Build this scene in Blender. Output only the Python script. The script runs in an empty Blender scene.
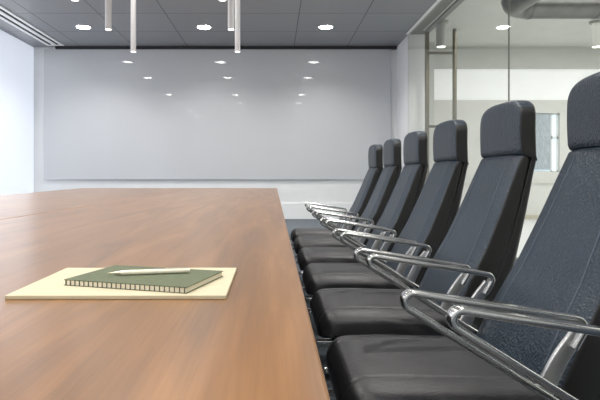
import bpy, bmesh, math, random
from mathutils import Vector, Matrix
random.seed(7)
S = bpy.context.scene
C = S.collection
PI = math.pi

# ------------------------------------------------------------------ colour / materials
def lin(c):
    c = c / 255.0
    return c / 12.92 if c <= 0.04045 else ((c + 0.055) / 1.055) ** 2.4
def rgb(r, g, b): return (lin(r), lin(g), lin(b), 1.0)

def mat(name, col, rough=0.5, metal=0.0, spec=0.5, coat=0.0, coat_rough=0.1, emit=None, es=0.0,
        noise=None, bump=None):
    """noise=(scale, amount, (sx,sy,sz))  bump=(kind, scale, strength, distance)"""
    m = bpy.data.materials.new(name); m.use_nodes = True
    nt = m.node_tree; b = nt.nodes['Principled BSDF']
    b.inputs['Base Color'].default_value = col
    b.inputs['Roughness'].default_value = rough
    b.inputs['Metallic'].default_value = metal
    b.inputs['Specular IOR Level'].default_value = spec
    b.inputs['Coat Weight'].default_value = coat
    b.inputs['Coat Roughness'].default_value = coat_rough
    if emit:
        b.inputs['Emission Color'].default_value = emit
        b.inputs['Emission Strength'].default_value = es
    tc = nt.nodes.new('ShaderNodeTexCoord')
    if noise:
        sc, amt, st = noise
        mp = nt.nodes.new('ShaderNodeMapping'); mp.inputs['Scale'].default_value = st
        nz = nt.nodes.new('ShaderNodeTexNoise'); nz.inputs['Scale'].default_value = sc
        nz.inputs['Detail'].default_value = 5
        rp = nt.nodes.new('ShaderNodeValToRGB')
        rp.color_ramp.elements[0].position = 0.3; rp.color_ramp.elements[1].position = 0.7
        lo = tuple(max(0, v * (1 - amt)) for v in col[:3]) + (1,)
        hi = tuple(min(1, v * (1 + amt)) for v in col[:3]) + (1,)
        rp.color_ramp.elements[0].color = lo; rp.color_ramp.elements[1].color = hi
        nt.links.new(tc.outputs['Object'], mp.inputs['Vector'])
        nt.links.new(mp.outputs[0], nz.inputs['Vector'])
        nt.links.new(nz.outputs['Fac'], rp.inputs[0])
        nt.links.new(rp.outputs[0], b.inputs['Base Color'])
    if bump:
        kind, sc, st, di = bump
        if kind == 'voronoi':
            t = nt.nodes.new('ShaderNodeTexVoronoi'); t.feature = 'SMOOTH_F1'; out = 'Distance'
        else:
            t = nt.nodes.new('ShaderNodeTexNoise'); out = 'Fac'; t.inputs['Detail'].default_value = 3
        t.inputs['Scale'].default_value = sc
        bp = nt.nodes.new('ShaderNodeBump'); bp.inputs['Strength'].default_value = st
        bp.inputs['Distance'].default_value = di
        nt.links.new(tc.outputs['Object'], t.inputs['Vector'])
        nt.links.new(t.outputs[out], bp.inputs['Height'])
        nt.links.new(bp.outputs[0], b.inputs['Normal'])
    return m

def glass_mat(name, tint, refl=1.0):
    m = bpy.data.materials.new(name); m.use_nodes = True
    nt = m.node_tree; nt.nodes.clear()
    out = nt.nodes.new('ShaderNodeOutputMaterial')
    tr = nt.nodes.new('ShaderNodeBsdfTransparent'); tr.inputs[0].default_value = tint
    gl = nt.nodes.new('ShaderNodeBsdfGlossy'); gl.inputs['Roughness'].default_value = 0.01
    ge = nt.nodes.new('ShaderNodeNewGeometry')
    dt = nt.nodes.new('ShaderNodeVectorMath'); dt.operation = 'DOT_PRODUCT'
    def mth(op, x, y):
        n = nt.nodes.new('ShaderNodeMath'); n.operation = op
        for i, v in enumerate((x, y)):
            if v is None: continue
            if isinstance(v, (int, float)): n.inputs[i].default_value = v
            else: nt.links.new(v, n.inputs[i])
        return n.outputs[0]
    nt.links.new(ge.outputs['Normal'], dt.inputs[0]); nt.links.new(ge.outputs['Incoming'], dt.inputs[1])
    c = mth('ABSOLUTE', dt.outputs['Value'], None)
    f5 = mth('POWER', mth('SUBTRACT', 1.0, c), 5.0)
    fac = mth('ADD', mth('MULTIPLY', f5, 0.7 * refl), 0.02 * refl)
    mx = nt.nodes.new('ShaderNodeMixShader')
    nt.links.new(fac, mx.inputs[0]); nt.links.new(tr.outputs[0], mx.inputs[1]); nt.links.new(gl.outputs[0], mx.inputs[2])
    nt.links.new(mx.outputs[0], out.inputs[0])
    return m

def wood_mat(name, dark, mid, light):
    m = bpy.data.materials.new(name); m.use_nodes = True
    nt = m.node_tree; b = nt.nodes['Principled BSDF']
    b.inputs['Roughness'].default_value = 0.34
    b.inputs['Specular IOR Level'].default_value = 0.5
    b.inputs['Coat Weight'].default_value = 0.5; b.inputs['Coat Roughness'].default_value = 0.27
    tc = nt.nodes.new('ShaderNodeTexCoord')
    mp = nt.nodes.new('ShaderNodeMapping'); mp.inputs['Scale'].default_value = (9, 0.7, 9)
    n1 = nt.nodes.new('ShaderNodeTexNoise'); n1.inputs['Scale'].default_value = 1.6
    n1.inputs['Detail'].default_value = 8; n1.inputs['Distortion'].default_value = 0.9
    mp2 = nt.nodes.new('ShaderNodeMapping'); mp2.inputs['Scale'].default_value = (160, 4, 160)
    n2 = nt.nodes.new('ShaderNodeTexNoise'); n2.inputs['Scale'].default_value = 1.5
    n2.inputs['Detail'].default_value = 4
    ad = nt.nodes.new('ShaderNodeMath'); ad.operation = 'MULTIPLY_ADD'; ad.inputs[1].default_value = 0.3
    r = nt.nodes.new('ShaderNodeValToRGB')
    r.color_ramp.elements[0].position = 0.42; r.color_ramp.elements[0].color = dark
    r.color_ramp.elements[1].position = 0.9; r.color_ramp.elements[1].color = light
    e = r.color_ramp.elements.new(0.66); e.color = mid
    L = nt.links.new
    L(tc.outputs['Object'], mp.inputs[0]); L(mp.outputs[0], n1.inputs['Vector'])
    L(tc.outputs['Object'], mp2.inputs[0]); L(mp2.outputs[0], n2.inputs['Vector'])
    L(n2.outputs['Fac'], ad.inputs[0]); L(n1.outputs['Fac'], ad.inputs[2])
    L(ad.outputs[0], r.inputs[0]); L(r.outputs[0], b.inputs['Base Color'])
    bp = nt.nodes.new('ShaderNodeBump'); bp.inputs['Strength'].default_value = 0.03
    bp.inputs['Distance'].default_value = 0.0005
    L(n2.outputs['Fac'], bp.inputs['Height']); L(bp.outputs[0], b.inputs['Normal'])
    return m

def tile_ceiling_mat():
    """grey square metal ceiling tiles with dark joints, tile grid in object space"""
    m = bpy.data.materials.new('grey_ceiling_tiles'); m.use_nodes = True
    nt = m.node_tree; b = nt.nodes['Principled BSDF']
    b.inputs['Roughness'].default_value = 0.42
    tc = nt.nodes.new('ShaderNodeTexCoord')
    mp = nt.nodes.new('ShaderNodeMapping')
    mp.inputs['Location'].default_value = (TILE_X0, TILE_Y0, 0.0)
    br = nt.nodes.new('ShaderNodeTexBrick')
    br.offset = 0.0; br.squash = 1.0
    br.inputs['Scale'].default_value = 1.0
    br.inputs['Brick Width'].default_value = TILE; br.inputs['Row Height'].default_value = TILE
    br.inputs['Mortar Size'].default_value = 0.008; br.inputs['Mortar Smooth'].default_value = 0.0
    br.inputs['Color1'].default_value = CEIL_A
    br.inputs['Color2'].default_value = CEIL_B
    br.inputs['Mortar'].default_value = rgb(62, 63, 66)
    L = nt.links.new
    L(tc.outputs['Object'], mp.inputs[0]); L(mp.outputs[0], br.inputs['Vector'])
    L(br.outputs['Color'], b.inputs['Base Color'])
    nz = nt.nodes.new('ShaderNodeTexNoise'); nz.inputs['Scale'].default_value = 220
    bp = nt.nodes.new('ShaderNodeBump'); bp.inputs['Strength'].default_value = 0.1
    bp.inputs['Distance'].default_value = 0.001
    L(tc.outputs['Object'], nz.inputs['Vector']); L(nz.outputs['Fac'], bp.inputs['Height'])
    L(bp.outputs[0], b.inputs['Normal'])
    return m

# ------------------------------------------------------------------ scene dimensions (metres)
F = 537.0                 # focal length in pixels of a 600 px wide frame
CAM = 0.93
BACK = 11.75              # back wall
CEIL = 3.76
LEFT = -5.25
RIGHT = 2.66              # glass partition
TRACK = 2.95              # plane of the sliding door just outside it
NEAR = -3.4
TILE = 1.16; TILE_X0 = 0.0; TILE_Y0 = 0.0
TABLE = 0.74
# joints run through X = 0.436 (+n*TILE) and Y = 11.75 - n*TILE
TILE_X0 = -(0.436 % TILE); TILE_Y0 = -((BACK - 0.12) % TILE)
CEIL_A = rgb(141, 143, 147); CEIL_B = rgb(136, 138, 142)

M = {}
M['wall'] = mat('white_wall_paint', rgb(234, 235, 236), 0.7, noise=(3, 0.02, (1, 1, 1)), bump=('noise', 160, 0.05, 0.002))
M['corr'] = mat('warm_white_wall', rgb(218, 218, 214), 0.7, noise=(3, 0.02, (1, 1, 1)))
M['corr_grey'] = mat('grey_bulkhead', rgb(198, 200, 195), 0.7, noise=(3, 0.03, (1, 1, 1)))
M['white'] = mat('white_lacquer', rgb(238, 239, 240), 0.35)
M['lit_band'] = mat('lit_wall_white', rgb(240, 242, 243), 0.5)  # brighter white paints the light on the lower back wall
M['beige'] = mat('beige_skirting', rgb(190, 184, 165), 0.6)
M['carpet'] = mat('grey_blue_carpet', rgb(108, 115, 122), 0.95, spec=0.1, noise=(60, 0.25, (1, 1, 1)), bump=('noise', 400, 0.5, 0.004))
M['corr_floor'] = mat('pale_floor', rgb(226, 228, 230), 0.3, noise=(2, 0.02, (1, 1, 1)))
M['ceil'] = tile_ceiling_mat()
M['corr_ceil'] = mat('pale_grey_ceiling', rgb(212, 213, 208), 0.7, noise=(2, 0.03, (1, 1, 1)))
M['dark_gap'] = mat('dark_reveal', rgb(45, 46, 49), 0.8)
M['board'] = mat('white_glass_board', rgb(198, 200, 204), 0.5, spec=0.4, coat=0.6, coat_rough=0.015, noise=(0.5, 0.02, (1, 1, 1)))
M['board_edge'] = mat('board_edge', rgb(196, 200, 204), 0.3)
M['blind'] = mat('daylit_window', rgb(225, 230, 240), 0.6, emit=rgb(226, 233, 246), es=0.5, noise=(2, 0.02, (1, 1, 8)))
M['gapsky'] = mat('bare_daylit_glass', rgb(225, 232, 242), 0.3, emit=rgb(230, 236, 246), es=2.2)
M['alu'] = mat('brushed_aluminium', rgb(122, 117, 102), 0.35, 0.7, noise=(40, 0.08, (1, 1, 30)))
M['rail'] = mat('dark_aluminium', rgb(92, 88, 76), 0.4, 0.3)
M['gasket'] = mat('grey_glazing_gasket', rgb(120, 122, 118), 0.6)
M['alu_light'] = mat('pale_aluminium', rgb(214, 214, 212), 0.4, 0.3)
M['grey_metal'] = mat('grey_metal', rgb(128, 129, 126), 0.45, 0.2)
M['glass'] = glass_mat('clear_glass', (0.955, 0.965, 0.95, 1))
M['lamp'] = mat('lamp_diffuser', rgb(255, 255, 250), 0.5, emit=(1, 0.98, 0.94, 1), es=34.0)
M['lampsoft'] = mat('lamp_diffuser_soft', rgb(255, 255, 245), 0.5, emit=(1, 0.98, 0.92, 1), es=2.2)
M['lampring'] = mat('lamp_trim_ring', rgb(205, 206, 208), 0.4)
M['tube'] = mat('white_tube_lacquer', rgb(196, 196, 198), 0.4, noise=(5, 0.02, (1, 1, 1)))
M['tubegrey'] = mat('pale_grey_cylinder', rgb(158, 159, 154), 0.5, noise=(5, 0.02, (1, 1, 1)))
M['duct'] = mat('galvanised_duct', rgb(112, 113, 111), 0.3, 0.95, noise=(6, 0.12, (1, 1, 1)))
M['clerestory'] = mat('daylit_clerestory', rgb(235, 236, 236), 0.6, emit=rgb(236, 237, 238), es=0.34, noise=(3, 0.02, (1, 1, 1)))
M['sky'] = mat('daylight_pane', rgb(215, 230, 240), 0.3, emit=rgb(205, 228, 240), es=0.8, noise=(3, 0.03, (1, 1, 1)))
M['blindgrey'] = mat('grey_slat_blind', rgb(186, 196, 204), 0.6, noise=(30, 0.25, (3, 1, 0.3)))
M['wood'] = wood_mat('brown_table_veneer', rgb(112, 77, 41), rgb(137, 95, 52), rgb(158, 113, 67))
M['wood_edge'] = mat('brown_edge_veneer', rgb(112, 76, 50), 0.4, noise=(20, 0.2, (1, 0.1, 1)))
M['table_base'] = mat('dark_table_base', rgb(52, 50, 48), 0.5)
M['leather'] = mat('window_lit_black_leather', rgb(33, 46, 58), 0.38, spec=0.45, noise=(9, 0.10, (1, 1, 1)), bump=('voronoi', 160, 0.6, 0.004))  # blue in the base colour stands in for window sheen
M['leather_seat'] = mat('black_leather', rgb(42, 42, 45), 0.46, spec=0.5, noise=(9, 0.10, (1, 1, 1)), bump=('voronoi', 190, 0.25, 0.002))
M['shell'] = mat('black_back_shell', rgb(28, 28, 28), 0.45, noise=(9, 0.1, (1, 1, 1)))
M['seam_highlight'] = mat('highlighted_seam_leather', rgb(70, 80, 92), 0.45)  # paler tone paints the light caught along the seam
M['chrome'] = mat('polished_aluminium', rgb(222, 222, 220), 0.2, 1.0, noise=(5, 0.04, (1, 1, 1)))
M['satin'] = mat('satin_aluminium', rgb(222, 222, 222), 0.32, 1.0, noise=(5, 0.04, (1, 1, 1)))
M['rubber'] = mat('black_caster', rgb(25, 25, 26), 0.5)
M['cream'] = mat('cream_card', rgb(204, 193, 164), 0.75, noise=(25, 0.03, (1, 1, 1)))
M['green'] = mat('green_cloth_cover', rgb(92, 100, 74), 0.75, noise=(90, 0.12, (1, 1, 1)), bump=('noise', 500, 0.15, 0.001))
M['pages'] = mat('cream_pages', rgb(232, 225, 205), 0.8, noise=(60, 0.05, (0.2, 0.2, 8)))
M['tick'] = mat('dark_thread', rgb(74, 76, 66), 0.7)
M['pen'] = mat('pale_pen_body', rgb(244, 238, 218), 0.35)
M['pentip'] = mat('pale_pen_tip', rgb(214, 206, 186), 0.3, 0.6)

# ------------------------------------------------------------------ mesh helpers
def obj(name, bm, m, parent=None, smooth=None, mats=None, shade_sides=False):
    bmesh.ops.recalc_face_normals(bm, faces=bm.faces[:])
    if shade_sides:                      # black side and rear panels, painting in the shade away from the window
        for f in bm.faces:
            if abs(f.normal.y) > .80 or f.normal.x > .1: f.material_index = 1
    me = bpy.data.meshes.new(name); bm.to_mesh(me); bm.free()
    for mm in (mats or [m]): me.materials.append(mm)
    if smooth is not None:
        for p in me.polygons: p.use_smooth = True
        me.set_sharp_from_angle(angle=math.radians(smooth))
    o = bpy.data.objects.new(name, me); C.objects.link(o)
    if parent: o.parent = parent
    return o
def thing(name, label, cat, loc=(0, 0, 0), rotz=0, group=None):
    o = bpy.data.objects.new(name, None); C.objects.link(o)
    o.empty_display_size = 0.1
    o.location = loc; o.rotation_euler = (0, 0, rotz)
    return tag(o, label, cat, group)
def tag(o, label, cat, group=None):
    o['label'] = label; o['category'] = cat
    if group: o['group'] = group
    return o
def struct(name, bm, m, smooth=None, mats=None):
    o = obj(name, bm, m, None, smooth, mats); o['kind'] = 'structure'; return o
def box(bm, x0, x1, y0, y1, z0, z1, mi=0):
    v = [bm.verts.new((x, y, z)) for z in (z0, z1) for y in (y0, y1) for x in (x0, x1)]
    for f in ((0, 2, 3, 1), (4, 5, 7, 6), (0, 1, 5, 4), (2, 6, 7, 3), (0, 4, 6, 2), (1, 3, 7, 5)):
        bm.faces.new([v[i] for i in f]).material_index = mi
    return v
def nb(*boxes):
    bm = bmesh.new()
    for b in boxes: box(bm, *b)
    return bm
def bevel(bm, w, seg=2):
    bmesh.ops.bevel(bm, geom=bm.edges[:], offset=w, segments=seg, profile=0.5, affect='EDGES')
    return bm
def cyl(bm, p0, p1, r0, r1=None, n=20, caps=True):
    r1 = r0 if r1 is None else r1
    p0, p1 = Vector(p0), Vector(p1); d = (p1 - p0).normalized()
    a = d.orthogonal().normalized(); b = d.cross(a)
    R = []
    for p, r in ((p0, r0), (p1, r1)):
        R.append([bm.verts.new(p + r * (a * math.cos(2 * PI * i / n) + b * math.sin(2 * PI * i / n))) for i in range(n)])
    for i in range(n):
        j = (i + 1) % n
        bm.faces.new((R[0][i], R[0][j], R[1][j], R[1][i]))
    if caps:
        bm.faces.new(R[0][::-1]); bm.faces.new(R[1])
    return bm
def loft(bm, rings, cap=True):
    V = [[bm.verts.new(p) for p in r] for r in rings]
    n = len(V[0])
    for a, b in zip(V, V[1:]):
        for i in range(n):
            j = (i + 1) % n
            bm.faces.new((a[i], a[j], b[j], b[i]))
    if cap:
        bm.faces.new(V[0][::-1]); bm.faces.new(V[-1])
    return bm
def round_poly(pts, rads, seg=5):
    """2-D closed polygon with rounded corners (quadratic)"""
    out = []; n = len(pts)
    for i in range(n):
        p = Vector(pts[i]); a = Vector(pts[i - 1]); b = Vector(pts[(i + 1) % n]); r = rads[i] if isinstance(rads, (list, tuple)) else rads
        da = min(r, (a - p).length * .48); db = min(r, (b - p).length * .48)
        A = p + (a - p).normalized() * da; B = p + (b - p).normalized() * db
        for k in range(seg + 1):
            t = k / seg
            out.append(A * (1 - t) ** 2 + p * 2 * t * (1 - t) + B * t * t)
    return out
def fillet(path, rads, seg=8):
    """open 2-D path, circular fillets"""
    out = [Vector(path[0])]
    for i in range(1, len(path) - 1):
        p = Vector(path[i]); a = (Vector(path[i - 1]) - p).normalized(); b = (Vector(path[i + 1]) - p).normalized()
        r = rads[i]
        if not r: out.append(p); continue
        half = a.angle(b) / 2
        t = r / math.tan(half); cen = p + (a + b).normalized() * (r / math.sin(half))
        A = p + a * t; B = p + b * t
        va, vb = A - cen, B - cen
        ang = va.angle_signed(vb)
        for k in range(seg + 1):
            th = -ang * k / seg
            c, s = math.cos(th), math.sin(th)
            out.append(cen + Vector((va.x * c - va.y * s, va.x * s + va.y * c)))
    out.append(Vector(path[-1]))
    return out
def sweep_xz(bm, path, y, wy, th, r=0.004):
    """sweep a rounded rectangle (wy across Y, th in plane) along a path in the XZ plane"""
    sec = round_poly([(-wy / 2, -th / 2), (wy / 2, -th / 2), (wy / 2, th / 2), (-wy / 2, th / 2)], r, 3)
    rings = []
    for i, p in enumerate(path):
        a = path[max(0, i - 1)]; b = path[min(len(path) - 1, i + 1)]
        t = (b - a).normalized(); nrm = Vector((-t.y, t.x))
        rings.append([(p.x + nrm.x * q.y, y + q.x, p.y + nrm.y * q.y) for q in sec])
    return loft(bm, rings)

# ------------------------------------------------------------------ room shell
struct('floor', nb((LEFT - .1, RIGHT, NEAR, BACK, -0.1, 0)), M['carpet'])
struct('ceiling', nb((LEFT - .1, RIGHT + .02, NEAR, BACK, CEIL, CEIL + 0.1)), M['ceil'])
struct('wall_back', nb((LEFT - .1, TRACK + .25, BACK, BACK + .15, 0, CEIL + .1)), M['wall'])
struct('wall_front', nb((LEFT - .1, 9.6, NEAR - .15, NEAR, 0, CEIL + .1)), M['wall'])
struct('wall_back_lit_band', bevel(nb((LEFT + .02, RIGHT + .01, BACK - .03, BACK, 0, .35)), .004), M['lit_band'])  # added pale band painting the lit wall below the board's shadow
struct('trim_1', nb((LEFT + .5, RIGHT + .01, BACK - .10, BACK - .001, CEIL - .055, CEIL - .001)), M['dark_gap'])
# left wall: solid below and above, a long daylit window band between
struct('wall_left', nb((LEFT - .16, LEFT - .02, NEAR, BACK, 0, CEIL)), M['wall'])
struct('window_1', nb((LEFT - .02, LEFT, 6.62, BACK - .02, .05, CEIL - .01)), M['blind'])
struct('window_5', nb((LEFT - .02, LEFT, NEAR + .05, 6.28, .05, CEIL - .01)), M['blind'])
struct('window_8', nb((LEFT - .02, LEFT - .012, 6.28, 6.62, .05, 3.45)), M['gapsky'])   # bare glass between the two blinds
# right wall pier at the far end
struct('wall_right', nb((RIGHT + .02, TRACK + .05, 10.68, BACK, 0, CEIL)), M['wall'])
# ceiling light trough strip + head track of the glazing
struct('trim_2', bevel(nb((2.615, 2.675, NEAR, 10.66, CEIL - .012, CEIL - .001)), .002), M['white'])
struct('trim_3', nb((RIGHT + .02, TRACK + .06, NEAR, 10.67, CEIL - .008, CEIL - .0005)), M['grey_metal'])
struct('trim_4', nb((TRACK - .085, TRACK - .06, NEAR, 10.33, CEIL - .035, CEIL - .008)), M['alu_light'])
struct('trim_5', nb((RIGHT - .02, RIGHT + .03, NEAR, 10.67, 0, .04)), M['grey_metal'])
struct('trim_8', nb((TRACK - .04, TRACK + .06, NEAR, 10.4, CEIL - .05, CEIL - .008)), M['grey_metal'])

# glazing
def pane(name, y0, y1, m):
    return struct(name, nb((RIGHT - .006, RIGHT + .006, y0, y1, .04, CEIL - .012)), m)
pane('window_2', 6.09, 10.66, M['glass'])
pane('window_3', 2.6, 6.075, M['glass'])
pane('window_4', NEAR + .01, 2.585, M['glass'])

struct('trim_9', nb((RIGHT - .0065, RIGHT + .0065, 6.0755, 6.0895, .04, CEIL - .012)), M['gasket'])
struct('trim_10', nb((RIGHT - .008, RIGHT + .008, 2.584, 2.601, .04, CEIL - .012)), M['gasket'])
# door post, pull bar and its two rails
d1 = struct('door_1', bevel(nb((TRACK - .035, TRACK + .035, 10.32, 10.39, .0, CEIL - .05)), .004), M['alu'])
bm = bmesh.new()
hx = (454.6 - 274) / F * 10.30
cyl(bm, (hx, 10.30, 1.2), (hx, 10.30, 3.77 - .005), .045, n=20)
bmesh.ops.delete(bm, geom=bm.verts[:], context='VERTS')
rings = []
zt = CAM + (176.5 - 28.6) / F * 10.30
for z, r in ((.9, .03), (.905, .04), (zt - .05, .04), (zt - .02, .034), (zt - .005, .022), (zt, .008)):
    rings.append([(hx + r * math.cos(2 * PI * i / 20), 10.30 + r * math.sin(2 * PI * i / 20), z) for i in range(20)])
loft(bm, rings)
h = obj('door_handle', bm, M['alu'], d1, 40)
for yy in (53.0, 126.5):
    z = CAM + (176.5 - yy) / F * 10.30
    r = obj('handle_rail', bevel(nb((TRACK + .02, hx, 10.285, 10.315, z - .025, z + .025)), .004), M['rail'], d1)

# ------------------------------------------------------------------ corridor beyond the glass
CX1 = 9.6
struct('floor_corridor', nb((RIGHT + .001, CX1, NEAR, BACK + 1, -0.1, 0)), M['corr_floor'])
struct('ceiling_corridor', nb((RIGHT + .02, CX1, NEAR, BACK + 1, CEIL, CEIL + .1)), M['corr_ceil'])
s45 = F / BACK
def cxx(px): return (px - 274) / s45
def czz(py): return CAM + (176.5 - py) / s45
wx0, wx1, wz0, wz1 = cxx(534), cxx(560), czz(172), czz(113)
bm = bmesh.new()
x0 = TRACK + .25
box(bm, x0, CX1, BACK, BACK + .2, 0, wz0)
box(bm, x0, wx0, BACK, BACK + .2, wz0, wz1)
box(bm, wx1, CX1, BACK, BACK + .2, wz0, wz1)
box(bm, x0, CX1, BACK, BACK + .2, wz1, czz(100))
box(bm, x0, cxx(429), BACK, BACK + .2, czz(100), czz(68.5))
struct('wall_corridor', bm, M['corr'])
struct('trim_6', nb((TRACK + .06, CX1, BACK - .05, BACK + .2, czz(68.5), CEIL)), M['corr_grey'])
struct('window_6', nb((cxx(429), CX1, BACK + .06, BACK + .09, czz(100), czz(68.5))), M['clerestory'])
struct('baseboard_corridor', nb((TRACK + .06, CX1, BACK - .02, BACK, 0, .09)), M['beige'])
struct('trim_7', nb((TRACK + .06, CX1, BACK - .035, BACK, .78, .84)), M['corr'])
# grey return wall just behind the side pane
struct('wall_corridor_pier', nb((TRACK + .05, cxx(428), 11.3, BACK, 0, CEIL)), M['corr_grey'])
struct('wall_corridor_right', nb((CX1, CX1 + .1, NEAR, BACK + 1, 0, CEIL)), M['corr'])
# corridor window: frame, pane, blind
w7 = struct('window_7', nb((wx0, wx1, BACK + .12, BACK + .13, wz0, wz1)), M['sky'])
bm = nb((wx0, wx0 + .03, BACK + .07, BACK + .12, wz0, wz1), (wx1 - .03, wx1, BACK + .07, BACK + .12, wz0, wz1),
        (wx0, wx1, BACK + .07, BACK + .12, wz0, wz0 + .03), (wx0, wx1, BACK + .07, BACK + .12, wz1 - .03, wz1),
        (cxx(552.5), cxx(554), BACK + .07, BACK + .12, wz0, wz1), (wx0, wx1, BACK + .07, BACK + .12, czz(138.5), czz(136)))
obj('window_frame', bm, M['white'], w7)
bm = bmesh.new()
n = 13
for i in range(n):
    xa = wx0 + .02 + i * (cxx(552) - wx0 - .02) / n
    box(bm, xa, xa + .022, BACK + .04, BACK + .06, wz0 + .05, wz1 - .02)
for i in range(26):
    za = wz0 + .06 + i * (wz1 - wz0 - .1) / 26
    box(bm, wx0 + .02, cxx(552), BACK + .045, BACK + .055, za, za + .016)
t = obj('window_blind', bm, M['blindgrey']); tag(t, 'grey blue slatted blind on the small window beyond the glass partition', 'blind')

# ventilation duct with elbow, running across and turning towards the viewer
def tube_path(bm, pts, r, n=28):
    rings = []
    for i, p in enumerate(pts):
        a = pts[max(0, i - 1)]; b = pts[min(len(pts) - 1, i + 1)]
        t = (b - a).normalized(); u = Vector((0, 0, 1)); s = t.cross(u).normalized()
        rings.append([p + r * (s * math.cos(2 * PI * k / n) + u * math.sin(2 * PI * k / n)) for k in range(n)])
    return loft(bm, rings)
DY = 8.0; DR = .2; dz = CAM + (176.5 - 18.5) / F * (DY) + DR
ex = (506 - 274) / F * DY + .04
ER = .30
pts = [Vector((ex, DY - 3.6, dz)), Vector((ex, DY - 2, dz))]
for k in range(13):
    a = PI - k / 12 * PI / 2
    pts.append(Vector((ex + ER + ER * math.cos(a), DY - ER + ER * math.sin(a), dz)))
pts.append(Vector((CX1 - .02, DY, dz)))
duct = thing('ventilation_duct', 'large round silver duct with an elbow under the ceiling beyond the glass partition', 'duct', (ex, DY, dz))
bm = bmesh.new(); tube_path(bm, [p - duct.location for p in pts], DR); obj('duct_pipe', bm, M['duct'], duct, 40)
for px_ in (ex + ER + .02, ex + ER + 1.0, ex + ER + 2.6):
    bm = bmesh.new(); cyl(bm, (px_ - .02, 0, 0), (px_ + .02, 0, 0), DR + .008, n=28)
    bmesh.ops.translate(bm, verts=bm.verts[:], vec=(-ex, 0, 0)); obj('joint_collar', bm, M['duct'], duct, 40)
for px_ in (ex + .9, ex + 2.9):
    bm = bmesh.new(); box(bm, px_ - ex - .015, px_ - ex + .015, -.008, .008, DR - .01, CEIL - dz)
    obj('hanger_strap', bm, M['grey_metal'], duct)

# ------------------------------------------------------------------ white board
b = thing('whiteboard', 'wide glossy white glass board covering the far wall behind the table', 'whiteboard', (-1.23, BACK - .004, .86))
bw = 7.56
obj('board_panel', bevel(nb((-bw / 2, bw / 2, -.05, -.035, .005, 2.84)), .002), M['board'], b)
obj('board_backing', nb((-bw / 2 + .04, bw / 2 - .04, -.035, 0, .03, 2.82)), M['board_edge'], b)

# ------------------------------------------------------------------ ceiling fittings
def lathe(bm, prof, n=28):
    rings = [[(r * math.cos(2 * PI * i / n), r * math.sin(2 * PI * i / n), z) for i in range(n)] for r, z in prof]
    return loft(bm, rings, True)
def copy_tree(o, parent=None):
    c = o.copy(); C.objects.link(c)
    if parent: c.parent = parent
    for ch in list(o.children): copy_tree(ch, c)
    return c
def spot(loc, power, size=2.4, blend=.7, rad=.07, col=(1, .965, .92)):
    l = bpy.data.lights.new('downlight_lamp', 'SPOT'); l.energy = power; l.spot_size = size; l.spot_blend = blend
    l.shadow_soft_size = rad; l.color = col
    o = bpy.data.objects.new('downlight_lamp', l); C.objects.link(o); o.location = loc
    return o
def make_downlight():
    t = thing('downlight', '', 'ceiling light')
    bm = bmesh.new(); lathe(bm, [(.155, -.001), (.155, -.008), (.15, -.012), (.128, -.012), (.124, -.006), (.124, -.002)])
    obj('trim_ring', bm, M['lampring'], t, 35)
    bm = bmesh.new(); lathe(bm, [(.12, -.003), (.12, -.0125), (.11, -.0145)]); obj('lamp_lens', bm, M['lamp'], t, 35)
    return t
DL0 = make_downlight(); used = []
def downlight(x, y, label, group, power=55):
    t = DL0 if not used else copy_tree(DL0)
    used.append(t); t.location = (x, y, CEIL); t['label'] = label; t['group'] = group
    spot((x, y, CEIL - .05), power)
    return t
rows = [(10.15, 'in the row nearest the white board'), (8.05, 'in the second row from the white board, mirrored in it'),
        (4.86, 'in the third row from the white board, mirrored in it'), (2.7, 'in the fourth row from the white board, mirrored in it'),
        (0.4, 'in the fifth row from the white board, mirrored in it'), (-1.8, 'in the sixth row from the white board, mirrored in it')]
cols = [(-3.6, 'left'), (-1.32, 'middle'), (.978, 'right')]
SPOT_W = 112
for y, rn in rows:
    for x, cn in cols:
        downlight(x, y, f'{cn} round recessed downlight {rn}', 'round recessed downlights in the grey tile ceiling', SPOT_W)
def make_pendant(zb, r, mt, name='pendant_lamp'):
    t = thing(name, '', 'pendant light')
    L = CEIL - zb
    bm = bmesh.new(); lathe(bm, [(r, .004), (r, L - .03)]); obj('tube', bm, M[mt], t, 35)
    bm = bmesh.new(); lathe(bm, [(r * .93, 0.0), (r * .93, .02), (r * .9, .025)]); obj('lamp_lens', bm, M['lampsoft'], t, 35)
    bm = bmesh.new(); lathe(bm, [(r * 1.5, L - .03), (r * 1.5, L - .001)]); obj('ceiling_cup', bm, M[mt], t, 35)
    return t
PZ = CAM + 1.27
p0 = make_pendant(PZ, .0275, 'tube'); k = 0
names = {(0, 0): 'farthest of the left three', (0, 1): 'middle of the left three',
         (0, 2): 'nearest of the left three',
         (1, 0): 'farthest of the right three', (1, 1): 'middle of the right three',
         (1, 2): 'nearest of the right three'}
for i, x in enumerate((-1.435, -.372)):
    for j, y in enumerate((5.48, 4.65, 3.87)):
        t = p0 if k == 0 else copy_tree(p0); k += 1
        t.location = (x, y, PZ); t['group'] = 'slim white tube pendants above the table'
        t['label'] = f'slim white pendant lamp, {names[(i, j)]} over the table'
        spot((x, y, PZ - .02), 4, size=1.6, rad=.025)
p1 = make_pendant(CAM + (176.5 - 47) / F * 9.8, .085, 'tubegrey'); k = 0
for x, lab in (((441 - 274) / F * 9.8, 'short pale cylinder ceiling lamp behind the long door handle'),
               ((597 - 274) / F * 9.8, 'short pale cylinder ceiling lamp at the right edge under the silver duct')):
    t = p1 if k == 0 else copy_tree(p1); k += 1
    t.location = (x, 9.8, CAM + (176.5 - 47) / F * 9.8); t['label'] = lab; t['group'] = 'short cylinder lamps beyond the glass'
    spot((x, 9.8, t.location.z - .03), 30)

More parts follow.
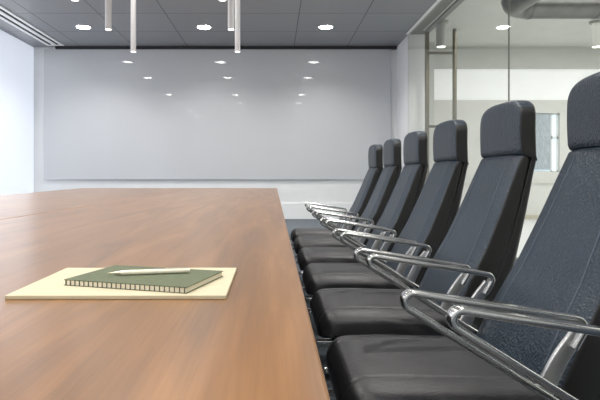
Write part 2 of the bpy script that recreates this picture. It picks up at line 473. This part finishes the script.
# slot air diffuser in the ceiling by the left wall
t = thing('air_diffuser', 'long white twin slot air diffuser in the ceiling beside the left window', 'air vent', (-4.69, 5.5, CEIL))
y0, y1 = NEAR + 3 - 5.5, 11.48 - 5.5
bm = bmesh.new()
for a, c in ((-.18, -.115), (-.045, .045), (.115, .18)): box(bm, a, c, y0, y1, -.02, -.001)
box(bm, -.18, .18, y1, y1 + .06, -.02, -.001)
obj('frame', bm, M['white'], t)
for a, c in ((-.115, -.045), (.045, .115)):
    obj('slot', nb((a, c, y0, y1, -.008, -.001)), M['dark_gap'], t)

# ------------------------------------------------------------------ conference table
tb = thing('conference_table', 'large brown veneered conference table running away towards the white board', 'table', (-1.43, 4.0, 0))
def slab(pts, z0, z1, bw_=.004):
    bm = bmesh.new()
    lo = [bm.verts.new((x + 1.43, y - 4.0, z0)) for x, y in pts]; hi = [bm.verts.new((x + 1.43, y - 4.0, z1)) for x, y in pts]
    bm.faces.new(lo[::-1]); bm.faces.new(hi)
    n = len(pts)
    for i in range(n):
        f = bm.faces.new((lo[i], lo[(i + 1) % n], hi[(i + 1) % n], hi[i])); f.material_index = 1
    bmesh.ops.bevel(bm, geom=[e for e in bm.edges if abs(e.verts[0].co.z - z1) < 1e-6 and abs(e.verts[1].co.z - z1) < 1e-6],
                    offset=bw_, segments=2, profile=.5, affect='EDGES')
    return bm
SEAM = -1.205; TE = 8.79
WM = [M['wood'], M['wood_edge']]
obj('tabletop', slab([(.049, -1.2), (.049, TE), (SEAM + .003, TE), (SEAM + .003, -1.2)], TABLE - .035, TABLE), None, tb, None, WM)
obj('tabletop', slab([(SEAM - .003, 2.585), (SEAM - .003, TE), (-3.14, TE), (-2.76, 5.4), (-2.6, 2.585)], TABLE - .035, TABLE), None, tb, None, WM)
obj('tabletop', slab([(SEAM - .003, -1.2), (SEAM - .003, 2.58), (-2.6, 2.58), (-2.6, -1.2)], TABLE - .035, TABLE), None, tb, None, WM)
for yy in (.2, 3.4, 7.4):
    obj('pedestal', bevel(nb((-.85, .95, yy - 4.0 - .06, yy - 4.0 + .06, 0.0, TABLE - .035)), .006), M['table_base'], tb)
obj('modesty_panel', nb((.02, .05, -3.8, 3.4, .25, TABLE - .035)), M['table_base'], tb)

# card folder, notebook and pen on the table
o = obj('paper_pad', bevel(nb((-.171, .171, -.126, .126, 0, .0065)), .0012), M['cream'])
o.location = (-.2455, .955, TABLE); o.rotation_euler = (0, 0, 0.005)
tag(o, 'large cream paper pad lying on the table under the green notebook', 'paper pad')
ang = math.atan2(-.065, .218)
nbk = thing('notebook', 'dark green cloth notebook with stitched cream spine on the cream pad', 'notebook', (-.2235, .946, TABLE + .0065), ang)
W, D = .227, .153
obj('page_block', nb((-W / 2 + .001, W / 2 - .002, -D / 2 + .001, D / 2 - .002, .0012, .0088)), M['pages'], nbk)
obj('cover', bevel(nb((-W / 2, W / 2, -D / 2, D / 2, .0088, .0102)), .0004), M['green'], nbk)
obj('back_cover', bevel(nb((-W / 2, W / 2, -D / 2, D / 2, .0, .0012)), .0004), M['green'], nbk)
bm = bmesh.new()
for i in range(26):
    xx = -W / 2 + .004 + i * (W - .008) / 25
    box(bm, xx - .0005, xx + .0005, -D / 2 - .0006, -D / 2 + .002, .0008, .0095)
obj('spine_stitching', bm, M['tick'], nbk)
p_a = Vector((-.29, .936)); p_b = Vector((-.151, .966)); dv = p_b - p_a
pen = thing('pen', 'slim pale pen lying across the green notebook cover', 'pen', (p_a.x, p_a.y, TABLE + .0167 + .0046), math.atan2(dv.y, dv.x))
L = dv.length
def lathe_x(prof, n=16):
    bm = bmesh.new()
    return loft(bm, [[(x, r * math.cos(2 * PI * i / n), r * math.sin(2 * PI * i / n)) for i in range(n)] for x, r in prof])
obj('barrel', lathe_x([(.022, .0040), (.03, .0044), (L - .004, .0045), (L - .001, .0040), (L, .003)]), M['pen'], pen, 40)
obj('tip', lathe_x([(0, .0006), (.003, .0010), (.012, .0028), (.022, .0041)]), M['pentip'], pen, 40)
bm = bmesh.new(); box(bm, L - .045, L - .004, -.0012, .0012, .0042, .0056); obj('clip', bm, M['pentip'], pen)

# ------------------------------------------------------------------ high-back chairs
CXO = 0.45      # world X of the chair column when the chair stands in line
def lerp(a, b, t): return a + (b - a) * t
def interp(tab, z):
    for (z0, v0), (z1, v1) in zip(tab, tab[1:]):
        if z <= z1: return lerp(v0, v1, max(0, (z - z0) / (z1 - z0)))
    return tab[-1][1]
WID = [(.40, .236), (.55, .229), (.70, .213), (.915, .190), (1.0, .182), (1.3, .182)]
SHIFT = [(.40, .054), (.55, .037), (.62, .024), (.68, .013), (.785, .013), (.92, .012), (1.0, .009)]
def front_x(z):
    """front face of the reclined back, gently curved at the lumbar"""
    x = .857 - (1.0 - z) * .388
    return x - .008 * math.exp(-((z - .66) / .12) ** 2) - interp(SHIFT, z) - CXO
THK = [(.40, .142), (.66, .128), (.785, .108), (.92, .086), (1.0, .070), (1.3, .06)]
def back_section(w, wing_w, wing_d, t, x0, z, rx, tilt=.37, seg=4):
    pts = [(-w + wing_w, 0), (w - wing_w, 0), (w, wing_d), (w, t - .012), (w - .02, t), (-w + .02, t), (-w, t - .012), (-w, wing_d)]
    r = [.009, .009, rx, .012, .012, .012, .012, rx]
    return [(x0 + q.y, q.x, z - q.y * tilt) for q in round_poly(pts, r, seg)]
def make_chair():
    t = thing('office_chair', '', 'chair')
    # --- backrest
    rings = []; zs = [.43 + i * (1.003 - .43) / 22 for i in range(23)] + [1.0075, 1.0095]
    for z in zs:
        w = interp(WID, z); th = interp(THK, z) * .72; x = front_x(z)
        e = 0
        if z > 1.003: e = .003 + (z - 1.003) * .8
        rings.append(back_section(w - e * .3, .072, .010, th - e, x + e, z, .010))
    bm = bmesh.new(); loft(bm, rings)
    bk = obj('backrest', bm, None, t, 40, [M['leather'], M['shell']], True)
    # raised seams along the centre panel, edge highlight painted in a paler colour
    for s in (-1, 1):
        bm = bmesh.new(); rr = .0026
        loft(bm, [[(front_x(z) + .0006 + rr * math.cos(a), s * (interp(WID, z) - .072) + rr * math.sin(a), z) for a in [2 * PI * q / 8 for q in range(8)]]
                  for z in [.5 + i * .485 / 14 for i in range(15)]])
        obj('lit_seam', bm, M['seam_highlight'], bk, 60)
    # --- back shell
    rings = []
    for z in [.40 + i * (1.011 - .40) / 16 for i in range(17)]:
        w = interp(WID, z) - .004; th = interp(THK, z); x = front_x(z)
        pts = [(-w, th * .62), (w, th * .62), (w, th * .86), (w - .03, th), (-w + .03, th), (-w, th * .86)]
        rings.append([(x + q.y + .004, q.x, z - q.y * .37) for q in round_poly(pts, [.004, .004, .02, .02, .02, .02], 4)])
    bm = bmesh.new(); loft(bm, rings); obj('back_shell', bm, M['shell'], t, 40)
    # --- headrest
    TOPZ = 1.208; rz = .072; ry = .11
    rings = []
    zs = [1.0115, 1.014, 1.018, 1.023] + [1.031 + i * (TOPZ - rz - 1.031) / 8 for i in range(9)]
    zs += [TOPZ - rz + rz * math.sin(a * PI / 2 / 12) for a in range(1, 13)]
    for z in zs:
        w = .183; th = .071; off = 0
        u = (z - (TOPZ - rz)) / rz
        if u > 0:
            u = min(u, .9999)
            w = .183 - ry * (1 - (1 - u ** 2.3) ** (1 / 2.3))
            e = max(0, (u - .55) / .45)
            k = 1 - math.sqrt(max(0, 1 - e * e))
            th = .071 - .026 * k; off = .013 * k
        e = max(0, 1.023 - z) * .35
        x = .851 - CXO - .004 * math.sin(min(1, max(0, (z - 1.0) / .2)) * PI)
        sec = [(-w + .04, 0), (w - .04, 0), (w, .008), (w, th - .008), (w - .02, th), (-w + .02, th), (-w, th - .008), (-w, .008)]
        rings.append([(x + off + e + q.y * (1 - e), q.x * (1 - e * .2), z - q.y * .37 * max(0, 1 - (z - 1.011) / .06)) for q in round_poly(sec, [.02, .02, .009, .01, .01, .01, .01, .009], 4)])
    bm = bmesh.new(); loft(bm, rings); obj('headrest', bm, None, t, 40, [M['leather'], M['shell']], True)
    # --- seat cushion: XZ section lofted across Y
    ZT = .468; X0 = .152 - CXO; X1 = .69 - CXO; HW = .238
    rings = []
    ys = [-.238, -.2365, -.232, -.223, -.212, -.19, -.165, -.152, -.1475, -.143, -.13, -.09, -.045, 0]
    ys = ys + [-v for v in ys[-2::-1]]
    for y in ys:
        a = abs(y); u = max(0, (a - .185) / (HW - .185)); k = 1 - math.sqrt(max(0, 1 - min(1, u) ** 2))
        zt = ZT - .028 * k - .010 * (max(0, a - .1475) / .1) ** 2 + .004 * math.cos(a / .1475 * PI / 2) * (a < .1475)
        if abs(a - .1475) < .001: zt -= .0045
        zb = .375 + .02 * k; xf = X0 + .05 * k
        sec = [(xf, zb), (X1, zb), (X1, zt - .01), (xf + .15, zt), (xf + .03, zt - .004), (xf, zt - .05)]
        rr = round_poly(sec, [.012, .02, .03, .06, .035, .04], 5)
        rings.append([(q.x, y, q.y) for q in rr])
    bm = bmesh.new(); loft(bm, rings); st = obj('seat', bm, M['leather_seat'], t, 45)
    # seat pan underneath
    bm = bevel(nb((X0 + .05, X1 - .02, -.2, .2, .345, .375)), .01); obj('seat_pan', bm, M['shell'], t)
    for s in (-1, 1):
        bm = bevel(nb((X0 - .006, X0 + .06, s * .195 - .012, s * .195 + .012, .352, .366)), .003)
        obj('front_glint_piece', bm, M['chrome'], t)  # small chrome pieces added to give glints below the seat front
    # --- armrests: hairpin loop + slanted flat post
    for s in (-1, 1):
        y = .256 if s > 0 else -.262
        dxa = .018 if s > 0 else 0.0        # the two arms sit slightly staggered
        ax, az = .209 - CXO + dxa, .699
        def up(x): return az - (x - ax) * .158
        def dn(x): return az - (x - ax) * .628
        path = [(.715 - CXO, dn(.715 - CXO)), (ax, az), (.658 - CXO + dxa, up(.658 - CXO + dxa)), (.626 - CXO + dxa, .572)]
        pp = fillet(path, [0, .0175, .018, 0], 10)
        bm = bmesh.new(); sweep_xz(bm, pp, y, .030, .0150, .0055)
        arm = obj('armrest', bm, M['chrome'], t, 40)
        a = Vector((.640 - CXO + dxa, .604)); b_ = Vector((.568 - CXO + dxa, .482)); d = (b_ - a).normalized(); n_ = Vector((-d.y, d.x))
        rings = []
        for q in range(11):
            f = q / 10; c = a.lerp(b_, f) + n_ * .006 * math.sin(f * PI) * -1
            w = .015 + .004 * f
            sec = round_poly([(-w, -.006), (w, -.006), (w, .006), (-w, .006)], .003, 3)
            rings.append([(c.x + n_.x * v.x, y + v.y, c.y + n_.y * v.x) for v in sec])
        bm = bmesh.new(); loft(bm, rings); obj('armrest_post', bm, M['satin'], arm, 40)
        bm = bevel(nb((.66 - CXO, .72 - CXO, min(s * .15, s * .262), max(s * .15, s * .262), .352, .372)), .004)
        obj('arm_bracket', bm, M['satin'], arm)
    # --- column and star base
    bm = bmesh.new(); lathe(bm, [(.03, .10), (.03, .24), (.02, .245), (.02, .345)], 20); obj('gas_column', bm, M['satin'], t, 35)
    bm = bmesh.new(); lathe(bm, [(.05, .075), (.055, .085), (.055, .11), (.04, .125)], 20); obj('base_hub', bm, M['chrome'], t, 35)
    for q in range(5):
        a = 2 * PI * q / 5 + PI / 5 * .5
        ca, sa = math.cos(a), math.sin(a)
        rings = []
        for f in (0, .25, .5, .75, 1):
            r = .045 + .235 * f; w = lerp(.022, .014, f); h0 = lerp(.078, .062, f); h1 = lerp(.112, .078, f)
            sec = round_poly([(-w, h0), (w, h0), (w, h1), (-w, h1)], .006, 3)
            rings.append([(r * ca - v.x * sa, r * sa + v.x * ca, v.y) for v in sec])
        bm = bmesh.new(); loft(bm, rings); lg = obj('base_leg', bm, M['chrome'], t, 40)
        cxp, cyp = .272 * ca, .272 * sa
        bm = bmesh.new()
        for o2 in (-.016, .016):
            cyl(bm, (cxp - sa * (o2 - .009), cyp + ca * (o2 - .009), .029), (cxp - sa * (o2 + .009), cyp + ca * (o2 + .009), .029), .029, n=18)
        cyl(bm, (cxp, cyp, .03), (cxp, cyp, .064), .008, n=10)
        obj('caster', bm, M['rubber'], lg, 40)
    return t
PITCH = .66
labels = ['black high-back chair nearest the viewer, only its slanted chrome arm in view',
          'black leather high-back chair at the right edge, its backrest cut by the frame',
          'black leather high-back chair, fifth from the white board, in front of the small window',
          'black leather high-back chair, fourth from the white board, in front of the long door handle',
          'black leather high-back chair, third from the white board, beside the door post',
          'black leather high-back chair, second from the white board end of the row',
          'black leather high-back chair at the far end of the row, closest to the white board']
ch0 = make_chair()
for k in range(7):
    c = ch0 if k == 0 else copy_tree(ch0)
    c.location = (CXO + (.034 if k == 0 else 0), .729 + PITCH * k, 0)
    c['label'] = labels[k]; c['group'] = 'high-back leather chairs along the table'

# ------------------------------------------------------------------ daylight and added fill lights
w = bpy.data.worlds.new('World'); S.world = w; w.use_nodes = True
w.node_tree.nodes['Background'].inputs[0].default_value = (.75, .85, 1, 1)
w.node_tree.nodes['Background'].inputs[1].default_value = .6
def area(name, loc, rot, sx, sy, power, col=(1, 1, 1)):
    l = bpy.data.lights.new(name, 'AREA'); l.shape = 'RECTANGLE'; l.size = sx; l.size_y = sy; l.energy = power; l.color = col
    o = bpy.data.objects.new(name, l); C.objects.link(o); o.location = loc; o.rotation_euler = rot
    return o
area('window_daylight', (LEFT + .03, 4.2, 2.0), (0, -PI / 2, 0), 3.3, 14.5, 85, (.93, .965, 1.0))  # area lamp added in front of the blinds to strengthen their daylight
area('corridor_fill_light', (6.3, 6.0, CEIL - .03), (0, 0, 0), 5.5, 9, 330, (1, .985, .95))  # wide unseen light added to brighten the corridor

# ------------------------------------------------------------------ camera
cd = bpy.data.cameras.new('camera'); cam = bpy.data.objects.new('camera', cd); C.objects.link(cam)
cd.sensor_width = 36; cd.lens = 36 * F / 600
cam.location = (0, 0, CAM); cam.rotation_euler = (PI / 2, 0, 0)
cd.shift_x = 26 / 600; cd.shift_y = -23.5 / 600; cd.clip_start = .02; cd.clip_end = 100
S.camera = cam
vs = S.view_settings
vs.view_transform = 'Standard'; vs.look = 'None'; vs.gamma = 1; vs.use_curve_mapping = False; vs.exposure = 0.14
